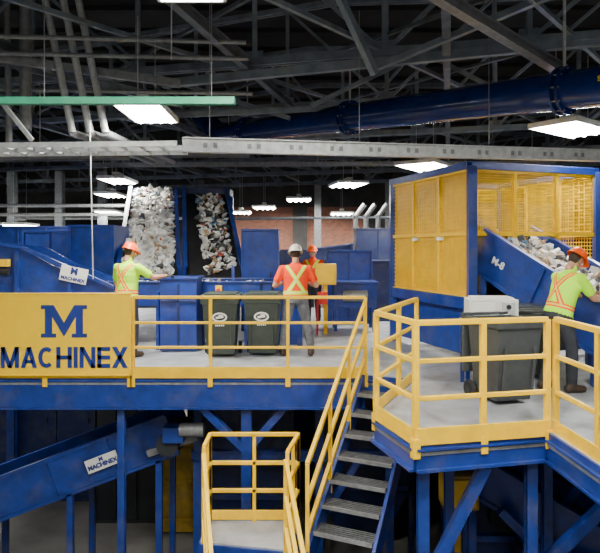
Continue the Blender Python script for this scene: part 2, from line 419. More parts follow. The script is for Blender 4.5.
d2=V((0.24,-0.97,0)).normalized()
sl2=flight(b,(-1.10,6.85,0),(-0.16,6.65,0),d2,LZ,1.97)
hrail(b,(-1.10,6.85,0),sl2,LZ); hrail(b,(-0.16,6.65,0),sl2,LZ)
def lrail(p,q):
    p=V(p);q=V(q)
    for h in(1.07,0.72,0.38): b.bar(p+V((0,0,h)),q+V((0,0,h)),0.042,0.042,YEL)
    b.bar(p+V((0,0,0.08)),q+V((0,0,0.08)),0.012,0.12,YEL)
    for c in(p,(p+q)/2,q): b.bar(c,c+V((0,0,1.07)),0.042,0.042,YEL)
lrail((-1.10,6.88,LZ),(-1.10,7.35,LZ)); lrail((-1.10,7.35,LZ),(-0.02,7.35,LZ)); lrail((-0.02,7.35,LZ),(-0.14,6.7,LZ))
for x,y in((-1.10,7.33),(-0.05,7.33),(-1.10,6.9),(-0.16,6.7)): b.bar((x,y,FZ),(x,y,LZ-0.1),0.08,0.08,BLUE)
for c in(bl,br): b.bar((c.x,c.y-0.5,FZ),(c.x,c.y-0.5,LZ),0.08,0.08,BLUE)
b.obj('access_stairs',bevel=0.003)

# ------------------------------------------------------------ sign
e=empty('company_sign',(-3.35,8.2,0.57))
b=B(); b.box((0,0,0),(2.08,0.02,1.12),SYEL)
for s in(-1,1): b.box((0,0.0,s*0.555),(2.08,0.05,0.02),SYEL); b.box((s*1.035,0,0),(0.02,0.05,1.12),SYEL)
b.obj('panel',e)
R90=(math.pi/2,0,0)
SB=mat('sign_blue',(0.01,0.03,0.22),0.5,var=0.03)
# bold block letters built as polygons
b=B()
LW=0.19; LH=0.285; T=0.055
def seg(x0,z0_,x1,z1_,t=T):
    b.bar((x0,0,z0_),(x1,0,z1_),0.006,t,SB,up=V((0,1,0)).cross(V((x1-x0,0,z1_-z0_))))
def rect(x0,z0_,x1,z1_): b.box(((x0+x1)/2,0,(z0_+z1_)/2),(x1-x0,0.006,z1_-z0_),SB)
def arcs(cx,cz,rx,rz_,a0,a1,t=T,n=18):
    vs=[]
    for i in range(n+1):
        a=math.radians(a0+(a1-a0)*i/n)
        vs+=[(cx+math.cos(a)*rx,-0.003,cz+math.sin(a)*rz_),(cx+math.cos(a)*(rx-t),-0.003,cz+math.sin(a)*(rz_-t))]
    b.add(vs,[(2*i,2*i+2,2*i+3,2*i+1) for i in range(n)],SB)
def quad(pts): b.prism([(x,0.003,z) for x,z in pts],(0,-0.006,0),SB)
def diag(x0,z0_,x1,z1_,t): quad([(x0,z0_),(x0+t,z0_),(x1+t,z1_),(x1,z1_)])
def letter(ch,x,w):
    H=LH
    if ch=='M':
        rect(x,0,x+T,H); rect(x+w-T,0,x+w,H); diag(x,H,x+w/2-T/2,0,T*1.05); diag(x+w-T*1.05,H,x+w/2-T/2,0,T*1.05)
    elif ch=='A':
        diag(x,0,x+w/2-T/2,H,T*1.05); diag(x+w-T*1.05,0,x+w/2-T/2,H,T*1.05); rect(x+w*.25,H*.22,x+w*.75,H*.22+T*.85)
    elif ch=='C': arcs(x+w/2,H/2,w/2,H/2,48,312)
    elif ch=='H': rect(x,0,x+T,H); rect(x+w-T,0,x+w,H); rect(x,H/2-T/2,x+w,H/2+T/2)
    elif ch=='I': rect(x,0,x+T,H)
    elif ch=='N': rect(x,0,x+T,H); rect(x+w-T,0,x+w,H); diag(x,H,x+w-T*1.1,0,T*1.1)
    elif ch=='E':
        rect(x,0,x+T,H)
        for z in(0,H/2-T/2,H-T): rect(x,z,x+w,z+T)
    elif ch=='X': diag(x,0,x+w-T*1.2,H,T*1.2); diag(x,H,x+w-T*1.2,0,T*1.2)
x=0
for ch,w_ in zip('MACHINEX',(.25,.22,.22,.21,.055,.215,.175,.215)):
    letter(ch,x,w_); x+=w_+(0.018 if ch in'A' else 0.026)
b.obj('lettering',e,loc=(0.135-x/2+0.012,-0.016,-0.455))
b=B(); y=-0.018
M=[(-.29,-.16),(-.29,-.21),(-.1,-.21),(-.1,-.16),(-.15,-.16),(-.15,.06),(0,-.2),(.15,.06),(.15,-.16),(.1,-.16),(.1,-.21),(.29,-.21),(.29,-.16),(.24,-.16),(.24,.16),(.29,.16),(.29,.21),(.13,.21),(0,-.02),(-.13,.21),(-.29,.21),(-.29,.16),(-.24,.16),(-.24,-.16)]
b.prism([(x*1.08,y,z*1.05) for x,z in M],(0,0.008,0),SB); b.obj('logo',e,loc=(0.13,0,0.18))

# ------------------------------------------------------------ waste helper
def waste(name,fn,n,smin=0.04,smax=0.13,wts=(10,5,3,3,1,1)):
    b=B(); pal=[m for m,w in zip(WASTE,wts) for _ in range(w)]
    ph=(1+5**.5)/2
    ico=[V(v).normalized() for v in((-1,ph,0),(1,ph,0),(-1,-ph,0),(1,-ph,0),(0,-1,ph),(0,1,ph),(0,-1,-ph),(0,1,-ph),(ph,0,-1),(ph,0,1),(-ph,0,-1),(-ph,0,1))]
    F=[(0,11,5),(0,5,1),(0,1,7),(0,7,10),(0,10,11),(1,5,9),(5,11,4),(11,10,2),(10,7,6),(7,1,8),(3,9,4),(3,4,2),(3,2,6),(3,6,8),(3,8,9),(4,9,5),(2,4,11),(6,2,10),(8,6,7),(9,8,1)]
    for i in range(n):
        c=V(fn()); s=random.uniform(smin,smax); m=random.choice(pal)
        R=Matrix.Rotation(random.uniform(0,6.28),3,V((random.gauss(0,1),random.gauss(0,1),random.gauss(0,1))).normalized())
        k=V((1,random.uniform(0.4,1),random.uniform(0.1,0.5)))
        b.add([c+R@(V((v.x*k.x,v.y*k.y,v.z*k.z))*s*random.uniform(0.6,1.2)) for v in ico],F,m)
    b.obj(name)

# ------------------------------------------------------------ incline conveyors
def incline(name,p,q,w,sh=0.35,m=BLUE,legs=True,zleg=0.0,th=0.28):
    p=V(p);q=V(q); dd=(q-p).normalized(); sd=dd.cross(V((0,0,1))).normalized(); up=sd.cross(dd)
    b=B()
    b.bar(p,q,w,0.03,BLACK)
    b.bar(p-up*th,q-up*th,w,0.03,BLACK)
    b.cyl(p-sd*w/2-up*th/2,p+sd*w/2-up*th/2,th/2,BLACK,n=16); b.cyl(q-sd*w/2-up*th/2,q+sd*w/2-up*th/2,th/2,BLACK,n=16)
    for s in(-1,1):
        o=sd*s*(w/2+0.03)
        b.bar(p+o+up*(sh/2-0.15),q+o+up*(sh/2-0.15),0.03,sh+0.3,m)
        b.bar(p+o+up*sh,q+o+up*sh,0.09,0.05,m); b.bar(p+o-up*0.3,q+o-up*0.3,0.09,0.05,m)
        L=(q-p).length; k=max(2,int(L/0.9))
        for i in range(k+1):
            c=p+dd*L*i/k+o*1.05; b.bar(c-up*0.3,c+up*sh,0.05,0.05,m,up=dd)
        b.cyl(p+o-up*th/2,p+o*1.15-up*th/2,0.07,DARK); b.cyl(q+o-up*th/2,q+o*1.15-up*th/2,0.07,DARK)
        if legs:
            for f in(0.15,0.55,0.92):
                c=p+dd*L*f+o-up*0.3; b.bar(c,V((c.x,c.y,zleg)),0.09,0.09,m)
    return b.obj(name)
def onbelt(p,q,w,h=0.05):
    p=V(p);q=V(q);dd=q-p; sd=dd.cross(V((0,0,1))).normalized()
    def f():
        return p+dd*random.random()+sd*random.uniform(-w/2,w/2)*0.95+V((0,0,random.uniform(0.02,h)))
    return f
p1=V((-3.25,12.9,1.15));q1=V((-4.25,17.4,3.3))
incline('incline_conveyor',p1,q1,1.2,0.22); waste('mixed_waste',onbelt(p1,q1,1.08,0.2),1800,0.05,0.15,(26,7,2,1,1,1))  # mostly white paper; the extra white share also stands in for glare
p2=V((-1.85,12.9,1.15));q2=V((-2.75,17.4,3.3))
incline('incline_conveyor',p2,q2,1.14,0.22); waste('mixed_waste',onbelt(p2+V((0.15,0,0)),p2+(q2-p2)*0.95+V((0.1,0,0)),0.72,0.12),330,0.05,0.14,(8,7,4,5,1,1))
b=B(); b.box((-3.45,18.0,3.4),(2.8,0.9,0.2),DBLUE); 
for x in(-4.8,-2.1): b.bar((x,18.2,0),(x,18.2,3.3),0.15,0.15,BLUE)
b.obj('transfer_chute')
def cabinet(name,c,sz,m=BLUE,rz=0,panels=3,doors=True):
    b=B(); b.box((0,0,sz[2]/2),sz,m)
    for i in range(panels+1):
        x=-sz[0]/2+sz[0]*i/panels; b.box((x,-sz[1]/2-0.01,sz[2]/2),(0.04,0.04,sz[2]),m)
    for z in(0.02,sz[2]-0.02): b.box((0,-sz[1]/2-0.01,z),(sz[0]+0.04,0.05,0.05),m)
    for i in range(panels): b.box((-sz[0]/2+sz[0]*(i+0.8)/panels,-sz[1]/2-0.03,sz[2]*0.55),(0.02,0.02,0.12),DARK)
    return b.obj(name,loc=c,rz=rz,bevel=0.006)
cabinet('machine_enclosure',(-4.52,13.6,0.0),(0.95,1.2,2.25),panels=2)
cabinet('machine_enclosure',(-0.85,13.3,0.0),(0.75,1.2,2.15),panels=1)
cabinet('machine_enclosure',(-5.85,14.6,0.0),(1.2,1.2,2.15),panels=2)
cabinet('machine_enclosure',(1.15,14.3,0.0),(1.0,0.9,1.7),panels=2)
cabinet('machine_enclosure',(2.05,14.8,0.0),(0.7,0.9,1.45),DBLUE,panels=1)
cabinet('machine_enclosure',(-8.0,18.5,-0.5),(2.5,1.2,2.9),panels=3)
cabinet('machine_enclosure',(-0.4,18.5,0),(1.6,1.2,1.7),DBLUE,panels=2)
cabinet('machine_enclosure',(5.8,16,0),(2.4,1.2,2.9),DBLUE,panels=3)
cabinet('machine_enclosure',(2.2,17.2,0),(1.2,0.8,2.3),DBLUE,panels=2)
incline('transfer_conveyor',(-1.2,20.5,1.3),(3.6,21.5,1.9),0.8,0.2,DBLUE,zleg=-3.6)

# ------------------------------------------------------------ sorting line
b=B()
Y0,Y1=10.75,11.9
X0,X1=-6.5,0.05
b.box(((X0+X1)/2,(Y0+Y1)/2,0.93),(X1-X0,Y1-Y0-0.1,0.03),BLACK)
for y in(Y0,Y1):
    b.box(((X0+X1)/2,y,0.92),(X1-X0,0.04,0.42),BLUE); b.box(((X0+X1)/2,y,1.14),(X1-X0,0.1,0.03),BLUE)
b.box((X1,(Y0+Y1)/2,0.85),(0.05,Y1-Y0,0.5),BLUE)
for x in(-6.2,-5.0,-2.35,-1.75,-0.95,-0.35,0.0):
    for y in(Y0,Y1): b.bar((x,y,0),(x,y,0.9),0.09,0.09,BLUE)
for x0,x1 in((-6.2,-5.0),(-2.35,-1.75),(-0.95,-0.02)):
    b.box(((x0+x1)/2,Y0,0.4),(x1-x0,0.03,0.76),BLUE); b.box(((x0+x1)/2,(Y0+Y1)/2,0.4),(0.03,Y1-Y0,0.76),BLUE)
b.box((-2.05,Y0-0.35,0.62),(0.62,0.6,1.2),BLUE); b.box((-2.05,Y0-0.35,1.24),(0.68,0.66,0.04),BLUE)
b.box((-2.45,Y0-0.2,0.5),(0.05,0.5,1.0),BLUE); b.box((-2.05,Y0-0.66,0.6),(0.04,0.03,1.1),DBLUE); b.box((-2.05,Y0-0.66,0.85),(0.6,0.03,0.04),DBLUE)
for x in(-1.2,-0.2): b.box((x,Y0+0.0,1.28),(0.05,0.05,0.3),BLUE)
b.box((-1.45,Y0-0.04,1.0),(0.12,0.06,0.16),YEL); b.cyl((-1.45,Y0-0.07,1.0),(-1.45,Y0-0.11,1.0),0.035,RED)
for x in(-0.7,-0.5): b.cyl((x,Y0-0.03,0.75),(x,Y0-0.03,1.1),0.018,DARK,n=8)
b.obj('sorting_conveyor',bevel=0.006)
waste('mixed_waste',lambda:(random.uniform(-6,-0.1),random.uniform(Y0+0.1,Y1-0.1),random.uniform(0.98,1.1)),450,0.05,0.12)
b=B()
HP=[(-6.3,1.95),(-4.75,1.75),(-4.2,1.45),(-3.15,1.08),(-3.15,0.85),(-6.3,0.85)]
for yy in(10.2,11.3): b.prism([(x,yy,z) for x,z in HP],(0,0.04,0),BLUE)
b.bar((-4.75,10.18,1.77),(-3.15,10.18,1.08),0.08,0.06,BLUE); b.bar((-6.3,10.18,1.97),(-4.75,10.18,1.77),0.08,0.06,BLUE)
for x,z in((-5.8,1.85),(-4.8,1.7),(-3.9,1.3)): b.box((x,10.17,(0.85+z)/2),(0.06,0.05,z-0.85),BLUE)
b.box((-5.05,10.1,1.5),(0.3,0.1,0.12),YEL); b.cyl((-5.2,10.1,1.35),(-4.9,10.1,1.35),0.06,DARK)
for x in(-6.0,-4.6,-3.2): b.bar((x,10.2,0),(x,10.2,0.9),0.09,0.09,BLUE)
b.obj('feed_hopper')
e=empty('conveyor_label',(-3.82,10.13,1.3)); e.rotation_euler=(0,math.radians(12),0)
b=B(); b.box((0,0,0),(0.46,0.01,0.26),WHITE); b.obj('plate',e); text('M',0.16,SB,(0,-0.008,0.05),R90,e,bold=0.006); text('MACHINEX',0.08,SB,(0,-0.008,-0.08),R90,e,bold=0.003)
b=B(); b.box((0.52,12.2,1.22),(0.42,0.3,0.42),YEL); b.box((0.52,12.04,1.22),(0.36,0.02,0.36),YEL); b.bar((0.52,12.2,0),(0.52,12.2,1.05),0.08,0.08,YEL)
b.box((0.45,12.0,0.75),(0.2,0.12,0.24),RED); b.cyl((0.45,11.95,0.8),(0.45,11.9,0.8),0.05,RED)
b.bar((0.35,12.06,0),(0.35,12.06,0.7),0.04,0.04,RED)
b.obj('control_box',bevel=0.01)
b=B(); b.box((1.15,12.9,0.75),(0.9,0.7,0.5),BLUE); b.box((1.15,12.9,1.02),(1.0,0.8,0.04),BLUE)
for x in(.75,1.55):
    for y in(12.6,13.2): b.bar((x,y,0),(x,y,0.6),0.07,0.07,BLUE)
b.cyl((0.9,12.5,0.75),(1.4,12.5,0.75),0.12,GALVD,n=16)
b.obj('drive_station',bevel=0.006)

# ------------------------------------------------------------ wheelie bins
def wbin(loc,rz,m,open_=False,sc=1.0,logo=True,h=0.95):
    e=empty('wheeled_bin',loc,rz); e.scale=(sc,sc,sc)
    b=B()
    def ring(z,w,dd,yo): return [(-w/2,-dd/2+yo,z),(w/2,-dd/2+yo,z),(w/2,dd/2+yo,z),(-w/2,dd/2+yo,z)]
    R=[ring(0.05,0.44,0.46,0.06),ring(0.3,0.47,0.52,0.03),ring(h-0.08,0.55,0.64,0),ring(h-0.08,0.60,0.70,0),ring(h,0.61,0.71,0),ring(h,0.54,0.64,0),ring(h-0.1,0.53,0.62,0),ring(0.1,0.42,0.44,0.06)]
    vs=[p for r in R for p in r]; fs=[(0,3,2,1)]
    for j in range(len(R)-1):
        for i in range(4): a=j*4+i;c=j*4+(i+1)%4; fs.append((a,c,c+4,a+4))
    n=(len(R)-1)*4; fs.append((n,n+1,n+2,n+3))
    b.add(vs,fs,m)
    for x in(-0.18,0.18): b.box((x,-0.285,0.42),(0.03,0.03,0.5),m,rot=Matrix.Rotation(math.radians(6),3,'X'))
    b.obj('body',e,bevel=0.012)
    b=B()
    if not open_:
        b.box((0,0,h+0.03),(0.62,0.74,0.05),m); b.box((0,0.0,h+0.065),(0.5,0.6,0.03),m)
        b.box((0,-0.38,h+0.02),(0.2,0.04,0.03),m)
    else:
        b.box((0,0.40,h-0.32),(0.6,0.05,0.7),m)
    for s in(-0.2,0.2): b.box((s,0.39,h+0.0),(0.05,0.1,0.06),m)
    b.cyl((-0.24,0.42,h),(0.24,0.42,h),0.016,m)
    b.obj('lid',e,bevel=0.012)
    b=B(); b.cyl((-0.27,0.28,0.1),(0.27,0.28,0.1),0.012,GALV)
    for s in(-1,1): b.cyl((s*0.25,0.28,0.1),(s*0.30,0.28,0.1),0.1,BLACK,n=20); b.cyl((s*0.3,0.28,0.1),(s*0.305,0.28,0.1),0.05,DARK)
    b.obj('wheels',e)
    if logo:
        b=B(); n=24
        o=[( 0.12*math.cos(t*2*math.pi/n),-0.325,0.66+0.075*math.sin(t*2*math.pi/n)) for t in range(n)]
        i_=[( 0.09*math.cos(t*2*math.pi/n),-0.325,0.66+0.05*math.sin(t*2*math.pi/n)) for t in range(n)]
        b.add(o+i_,[(t,(t+1)%n,n+(t+1)%n,n+t) for t in range(n)],WHITE)
        b.bar((-0.06,-0.327,0.65),(0.06,-0.327,0.67),0.005,0.035,WHITE); b.bar((-0.02,-0.327,0.69),(0.05,-0.327,0.69),0.005,0.015,WHITE)
        for k in range(5): b.box((-0.06+k*0.03,-0.305,0.53),(0.018,0.012,0.025),WHITE)
        b.obj('emblem',e)
wbin((-1.27,9.75,0),0.02,BING); wbin((-0.60,9.85,0),-0.04,BING)
wbin((2.33,6.85,0),0.25,BINK,True,1.0,False); wbin((3.02,8.2,0),-0.2,BINK,False,0.95,False)

e=empty('sampling_table',(2.42,7.62,0),-0.1)
b=B(); b.box((0,0,0.82),(0.72,0.46,0.04),BLUE)
for x in(-.32,.32):
    for y in(-.2,.2): b.bar((x,y,0),(x,y,0.8),0.05,0.05,BLUE)
b.box((0,0.2,0.5),(0.64,0.02,0.6),BLUE)
b.obj('table',e)
b=B(); b.box((0,0,0.98),(0.6,0.36,0.26),CREAM); b.box((-0.12,-0.185,0.98),(0.28,0.01,0.18),WHITE); b.box((0.18,-0.185,0.98),(0.16,0.01,0.2),GALV); b.cyl((0.18,-.19,1.02),(0.18,-.21,1.02),.03,DARK); b.box((0,0,1.12),(0.5,0.3,0.03),CREAM)
b.obj('housing',e,bevel=0.015)

# ------------------------------------------------------------ yellow mesh cabin
C0=V((2.55,9.0,0)); L1=V((-0.80,2.40,0)); L2=V((2.28,0.80,0))
C1=C0+L1; C2=C0+L2; C3=C0+L1+L2
z0,z1=1.0,2.93
def wiremesh(b,p,q,za,zb,sp,t,m):
    p=V(p);q=V(q);L=(q-p).length;n=int(L/sp);dd=(q-p)/L
    for i in range(1,n): c=p+dd*L*i/n; b.bar(c+V((0,0,za)),c+V((0,0,zb)),t,0.004,m,up=V((-dd.y,dd.x,0)))
    k=int((zb-za)/sp)
    for i in range(1,k): z=za+(zb-za)*i/k; b.bar(p+V((0,0,z)),q+V((0,0,z)),0.004,t,m)
b=B()
def wall(p,q,cols,rows,sp,t,solid=False,skip=()):
    for i in range(cols+1):
        c=p+(q-p)*i/cols; b.bar(c+V((0,0,z0)),c+V((0,0,z1)),0.06,0.06,YEL,up=(q-p).normalized())
    for j in range(rows+1):
        z=z0+(z1-z0)*j/rows; b.bar(p+V((0,0,z)),q+V((0,0,z)),0.06,0.06,YEL)
    for i in range(cols):
        for j in range(rows):
            if (i,j) in skip: continue
            a=p+(q-p)*i/cols; c=p+(q-p)*(i+1)/cols
            wiremesh(b,a,c,z0+(z1-z0)*j/rows,z0+(z1-z0)*(j+1)/rows,sp,t,YEL)
            if solid:
                nn=(q-p).normalized(); nn=V((-nn.y,nn.x,0))*0.02
                b.bar((a+nn)+V((0,0,z0+(z1-z0)*(j+.5)/rows)),(c+nn)+V((0,0,z0+(z1-z0)*(j+.5)/rows)),0.006,(z1-z0)/rows,YEL)
wall(C0,C2,3,2,0.036,0.0135,skip=((0,0),(1,0),(2,0)))
wall(C1,C0,3,2,0.07,0.02,solid=True)
wall(C1,C3,3,2,0.06,0.014); wall(C3,C2,3,2,0.06,0.014)
for f in(0.30,0.62):
    c=C0+L1*f-V((0.04,0,0)); b.box(c+V((0,0,1.9)),(0.04,0.16,0.05),WHITE,rz=math.atan2(L1.y,L1.x)+math.pi/2)
b.obj('screen_enclosure')
b=B()
for p,q in((C0,C2),(C1,C0),(C1,C3),(C3,C2)):
    b.bar(p+V((0,0,z1+0.06)),q+V((0,0,z1+0.06)),0.12,0.11,BLUE); b.bar(p+V((0,0,z0-0.08)),q+V((0,0,z0-0.08)),0.12,0.18,BLUE)
for c in(C0,C1,C2,C3): b.bar(c+V((0.02,-0.03,0)),c+V((0.02,-0.03,z1+0.05)),0.13,0.13,BLUE)
b.bar(C0*0.98+C1*0.02+V((0.1,0,0.5)),C1+V((0.1,0,0.5)),0.03,0.8,BLUE)
b.bar(C0+V((0.1,0.1,0.5)),C2+V((0,0.1,0.5)),0.03,0.8,DBLUE)
b.bar(C0+L2*0.5+V((-0.2,0.3,1.0)),C0+L2*0.5+L1+V((-0.2,-0.2,1.0)),1.9,0.04,DBLUE)
b.bar(C0+L2*0.5+V((-0.2,0.3,1.0))+L1*0.1,C0+L2*0.5+L1*0.9+V((-0.2,-0.2,2.2)),1.2,0.5,DBLUE)
b.obj('enclosure_support_frame',bevel=0.005)

# ------------------------------------------------------------ right sorting conveyor
dh=V((0.95,-1.6,0)).normalized(); pr=V((-dh.y,dh.x,0)); 
if pr.x<0: pr=-pr
sl_=-0.51
W=1.15
pa=V((2.85,9.05,1.62))+pr*(W/2+0.03); 
pc=pa-dh*0.35+V((0,0,0.18)); qc=pa+dh*2.05+V((0,0,sl_*2.05))
incline('sorting_incline',pc,qc,W,0.33)
waste('mixed_waste',onbelt(pc+(qc-pc)*0.08,qc,1.05,0.30),1200,0.05,0.14,(8,6,6,6,1,1))
b=B(); e2=qc+V((2.8,-0.2,0)); b.bar(qc,e2,1.1,0.03,BLACK)
for s in(-.57,.57): b.bar(qc+V((0.35,s,0.0)),e2+V((0,s,0.0)),0.04,0.45,BLUE)
for x in(0.6,1.8): 
    for s in(-.55,.55): b.bar(qc+V((x,-0.07*x+s,0)),V((qc.x+x,qc.y-0.07*x+s,0)),0.08,0.08,BLUE)
b.obj('sorting_belt')
waste('mixed_waste',onbelt(qc,e2,1.0,0.25),400,0.05,0.13,(8,6,6,3,1,1))
dd=(qc-pc).normalized(); sdv=dd.cross(V((0,0,1))).normalized(); 
if sdv.x>0: sdv=-sdv
upv=(V((0,0,1))-dd*dd.z).normalized()
cc=pa-pr*(W/2+0.03)+dd*0.22+sdv*0.03
R=Matrix((dd,upv,dd.cross(upv))).transposed().to_4x4()
t=text('M-8',0.15,WHITE,(0,0,0),(0,0,0),None,'conveyor_number',bold=0.004); t.matrix_world=Matrix.Translation(cc)@R

# ------------------------------------------------------------ overhead blue duct
b=B(); S=V((4.6,6.45,3.66)); E=V((-2.0,15,4.6))
b.cyl(S,E,0.25,DUCT,n=40)
dv=(E-S).normalized()
for Yt in(7.9,11.2,14.0):
    c=S+(E-S)*((Yt-S.y)/(E.y-S.y)); 
    for o in(-0.05,0.05): b.cyl(c+dv*(o-0.018),c+dv*(o+0.018),0.315,DUCT,n=32)
    for k in range(10):
        t=2*math.pi*k/10; uu=dv.cross(V((0,0,1))).normalized(); ww=uu.cross(dv); oo=(uu*math.cos(t)+ww*math.sin(t))*0.285
        b.cyl(c+oo-dv*0.075,c+oo+dv*0.075,0.012,GALVD,n=6)
    b.bar(c+V((0,0,0.25)),c+V((0,0,1.3)),0.03,0.03,GALV)
b.cyl(E,E+V((-0.6,0.7,0.6)),0.25,DUCT,n=32)
b.obj('overhead_duct')
t=text('SAFETY',0.09,YEL,(0,0,0),(0,0,0),None,'duct_marking',bold=0.003)
c=S+(E-S)*((7.35-S.y)/(E.y-S.y)); t.matrix_world=Matrix.Translation(c+V((-0.19,-0.16,0.05)))@Matrix.Rotation(math.atan2(-dv.y,-dv.x),4,'Z')@Matrix.Rotation(math.pi/2,4,'X')

# ------------------------------------------------------------ cable tray, green rail
b=B(); p=V((-1.4,7.15,2.98)); q=V((4.8,9.0,3.13)); dd=(q-p).normalized(); n=V((dd.y,-dd.x,0))
b.bar(p,q,0.02,0.16,GALV); b.bar(p+V((0,0,0.08)),q+V((0,0,0.08)),0.1,0.015,GALV); b.bar(p-V((0,0,0.08)),q-V((0,0,0.08)),0.1,0.015,GALV)
L=(q-p).length
for i in range(12):
    c=p+dd*L*(i+0.5)/12+n*0.012
    for k in range(2): b.box(c+dd*(k*0.12),(0.05,0.008,0.06),GALVD,rz=math.atan2(dd.y,dd.x))
for f in(0.05,0.35,0.65,0.95):
    c=p+dd*L*f; b.cyl(c,c+V((0,0,1.8)),0.005,GALVD,n=6)
pl=V((-4.6,6.9,3.0))
for o in(-0.16,0.0,0.16): b.bar(pl+V((0,0.5+o*2,-0.05)),p+V((0,o*2,-0.04)),0.03,0.06,GALV)
for i in range(14):
    c=pl+V((0,0.5,-0.05))+(p-pl-V((0,0.5,0)))*i/14; b.bar(c+V((0,-0.33,0)),c+V((0,0.33,0)),0.02,0.03,GALV)
b.obj('cable_tray')
b=B()
for y,z,xa,xb in((14.5,3.95,-9,-1.2),(17,4.1,-6,7),(12.2,3.55,-7,-3.4)):
    for o in(-0.15,0.15): b.bar((xa,y+o,z),(xb,y+o-0.4,z),0.03,0.09,GALVD)
    for i in range(int((xb-xa)/0.4)): b.bar((xa+i*0.4,y-0.15-0.4*i*0.4/(xb-xa),z),(xa+i*0.4,y+0.15-0.4*i*0.4/(xb-xa),z),0.03,0.03,GALVD)
    for x in(xa+0.5,(xa+xb)/2,xb-0.5): b.cyl((x,y-0.2,z),(x,y-0.2,5),0.008,GALV,n=6)
b.obj('cable_tray')
b=B(); b.bar((-3.4,6.2,3.27),(-0.65,6.0,3.22),0.08,0.07,GREEN)
for x in(-2.6,-0.9): b.cyl((x,6.1,3.27),(x,6.1,5),0.005,GALVD,n=6)
b.obj('green_pipe')
b=B(); b.cyl((-3.05,8.7,3.6),(-3.0,8.7,1.3),0.009,GALV,n=8)
b.cyl((-1.5,7.0,5.2),(-1.5,7.0,3.95),0.008,GALV,n=6); b.obj('power_cord_drop')
b=B(); b.bar((-4.1,7.6,4.0),(-3.35,7.5,3.1),0.05,0.05,GALV); b.obj('tray_hanger')

# ------------------------------------------------------------ background ducts and columns
b=B()
for x in(1.85,2.2,2.6):
    b.cyl((x,20,-3.6),(x,20,2.8),0.08,GALVD,n=16); b.cyl((x,20,2.8),(x+0.3,20,3.2),0.08,GALVD,n=16)
    for z in(1.9,2.4,2.8): b.cyl((x,20,z),(x,20,z+0.05),0.11,GALVD,n=16)
b.obj('dust_extraction_duct')
for x,y in((-9.6,24),(-7.9,24),(-4.5,27),(4,27),(0.8,27),(-11.5,24)):
    b=B(); b.ibeam((x,y,FZ),(x,y,4.8),0.3,0.3,GALVD,0.03); b.box((x,y,FZ+0.02),(0.5,0.5,0.04),DARK); b.obj('building_column')
b=B()
for y,z in((21.2,3.25),(21.6,2.95),(25.3,3.0)): b.cyl((-12,y,z),(-4.6,y,z),0.06,GALV)
b.cyl((-4.3,22,2.8),(6,22,2.9),0.05,TRUSSD); b.cyl((-12,21,2.35),(-6,21,2.35),0.09,WHITE)
b.obj('service_pipe')
cabinet('storage_bunker',(-10.3,22.9,-1),(2.6,1,3.0),GALV,panels=3)

# ------------------------------------------------------------ lower level machinery
pl=V((-5.6,9.6,-2.45)); ql=V((-1.95,9.6,-1.08))
incline('lower_conveyor',pl,ql,0.9,0.3,zleg=FZ)
b=B(); 
b.cyl((-1.95,9.0,-1.15),(-1.95,8.8,-1.15),0.16,DARK,n=20); b.box((-1.85,8.85,-0.98),(0.3,0.25,0.22),BLUE); b.cyl((-1.75,8.75,-0.9),(-1.4,8.75,-0.9),0.1,GALVD,n=16)
b.bar((-2.3,9.05,-1.35),(-1.55,9.05,-1.1),0.06,0.1,GALVD)
b.obj('drive_motor')
e=empty('conveyor_label',(-2.98,9.03,-1.47)); e.rotation_euler=(0,math.radians(-21),0)
b=B(); b.box((0,0,0),(0.5,0.01,0.2),WHITE); b.obj('plate',e); text('MACHINEX',0.09,SB,(0,-0.008,-0.03),R90,e,bold=0.004); text('M',0.08,SB,(0,-0.008,0.05),R90,e,bold=0.004)
def hopper(name,c,w,dp,h,m,foot=0.5):
    b=B()
    T=[(-w/2,-dp/2,h),(w/2,-dp/2,h),(w/2,dp/2,h),(-w/2,dp/2,h)]; M_=[(a,bb,h*0.45) for a,bb,_ in T]; Bt=[(a*foot,bb*foot,0.25) for a,bb,_ in T]
    vs=T+M_+Bt; fs=[(4,5,1,0),(5,6,2,1),(6,7,3,2),(7,4,0,3),(8,9,5,4),(9,10,6,5),(10,11,7,6),(11,8,4,7),(8,11,10,9),(0,1,2,3)]
    b.add(vs,fs,m)
    for sx in(-1,1):
        for sy in(-1,1): b.bar((sx*w/2,sy*dp/2,0),(sx*w/2,sy*dp/2,h),0.09,0.09,m)
    for zz in(h*0.45,h): 
        for s in(-1,1): b.bar((-w/2,s*dp/2,zz),(w/2,s*dp/2,zz),0.09,0.09,m); b.bar((s*w/2,-dp/2,zz),(s*w/2,dp/2,zz),0.09,0.09,m)
    return b.obj(name,loc=c)
b=B()
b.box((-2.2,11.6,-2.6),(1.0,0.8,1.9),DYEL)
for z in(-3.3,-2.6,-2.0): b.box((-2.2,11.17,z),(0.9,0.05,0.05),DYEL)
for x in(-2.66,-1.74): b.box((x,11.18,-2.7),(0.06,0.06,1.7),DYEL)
b.obj('yellow_bunker_door')
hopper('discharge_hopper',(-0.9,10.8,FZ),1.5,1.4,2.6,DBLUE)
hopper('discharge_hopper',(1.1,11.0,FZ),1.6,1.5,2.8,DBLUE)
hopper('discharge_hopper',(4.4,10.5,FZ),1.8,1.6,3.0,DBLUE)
for x,w_,y in((-5.6,2.6,13.2),(-3.4,1.2,12.2),(-0.9,3.0,13.4),(2.2,2.6,13.3),(5.6,3.4,13.0)):
    cabinet('dark_fill_box',(x,y,FZ),(w_,1.0,3.1),DARK if x in(-3.4,2.2) else DBLUE,panels=3)  # dark boxes added to deepen the shade below the deck
b=B(); b.box((1.98,7.5,-1.25),(0.42,0.35,0.42),DYEL); b.box((1.98,7.31,-1.25),(0.34,0.03,0.34),YEL); b.bar((1.98,7.55,FZ),(1.98,7.55,-1.4),0.08,0.08,DYEL); b.obj('yellow_junction_box',bevel=0.01)
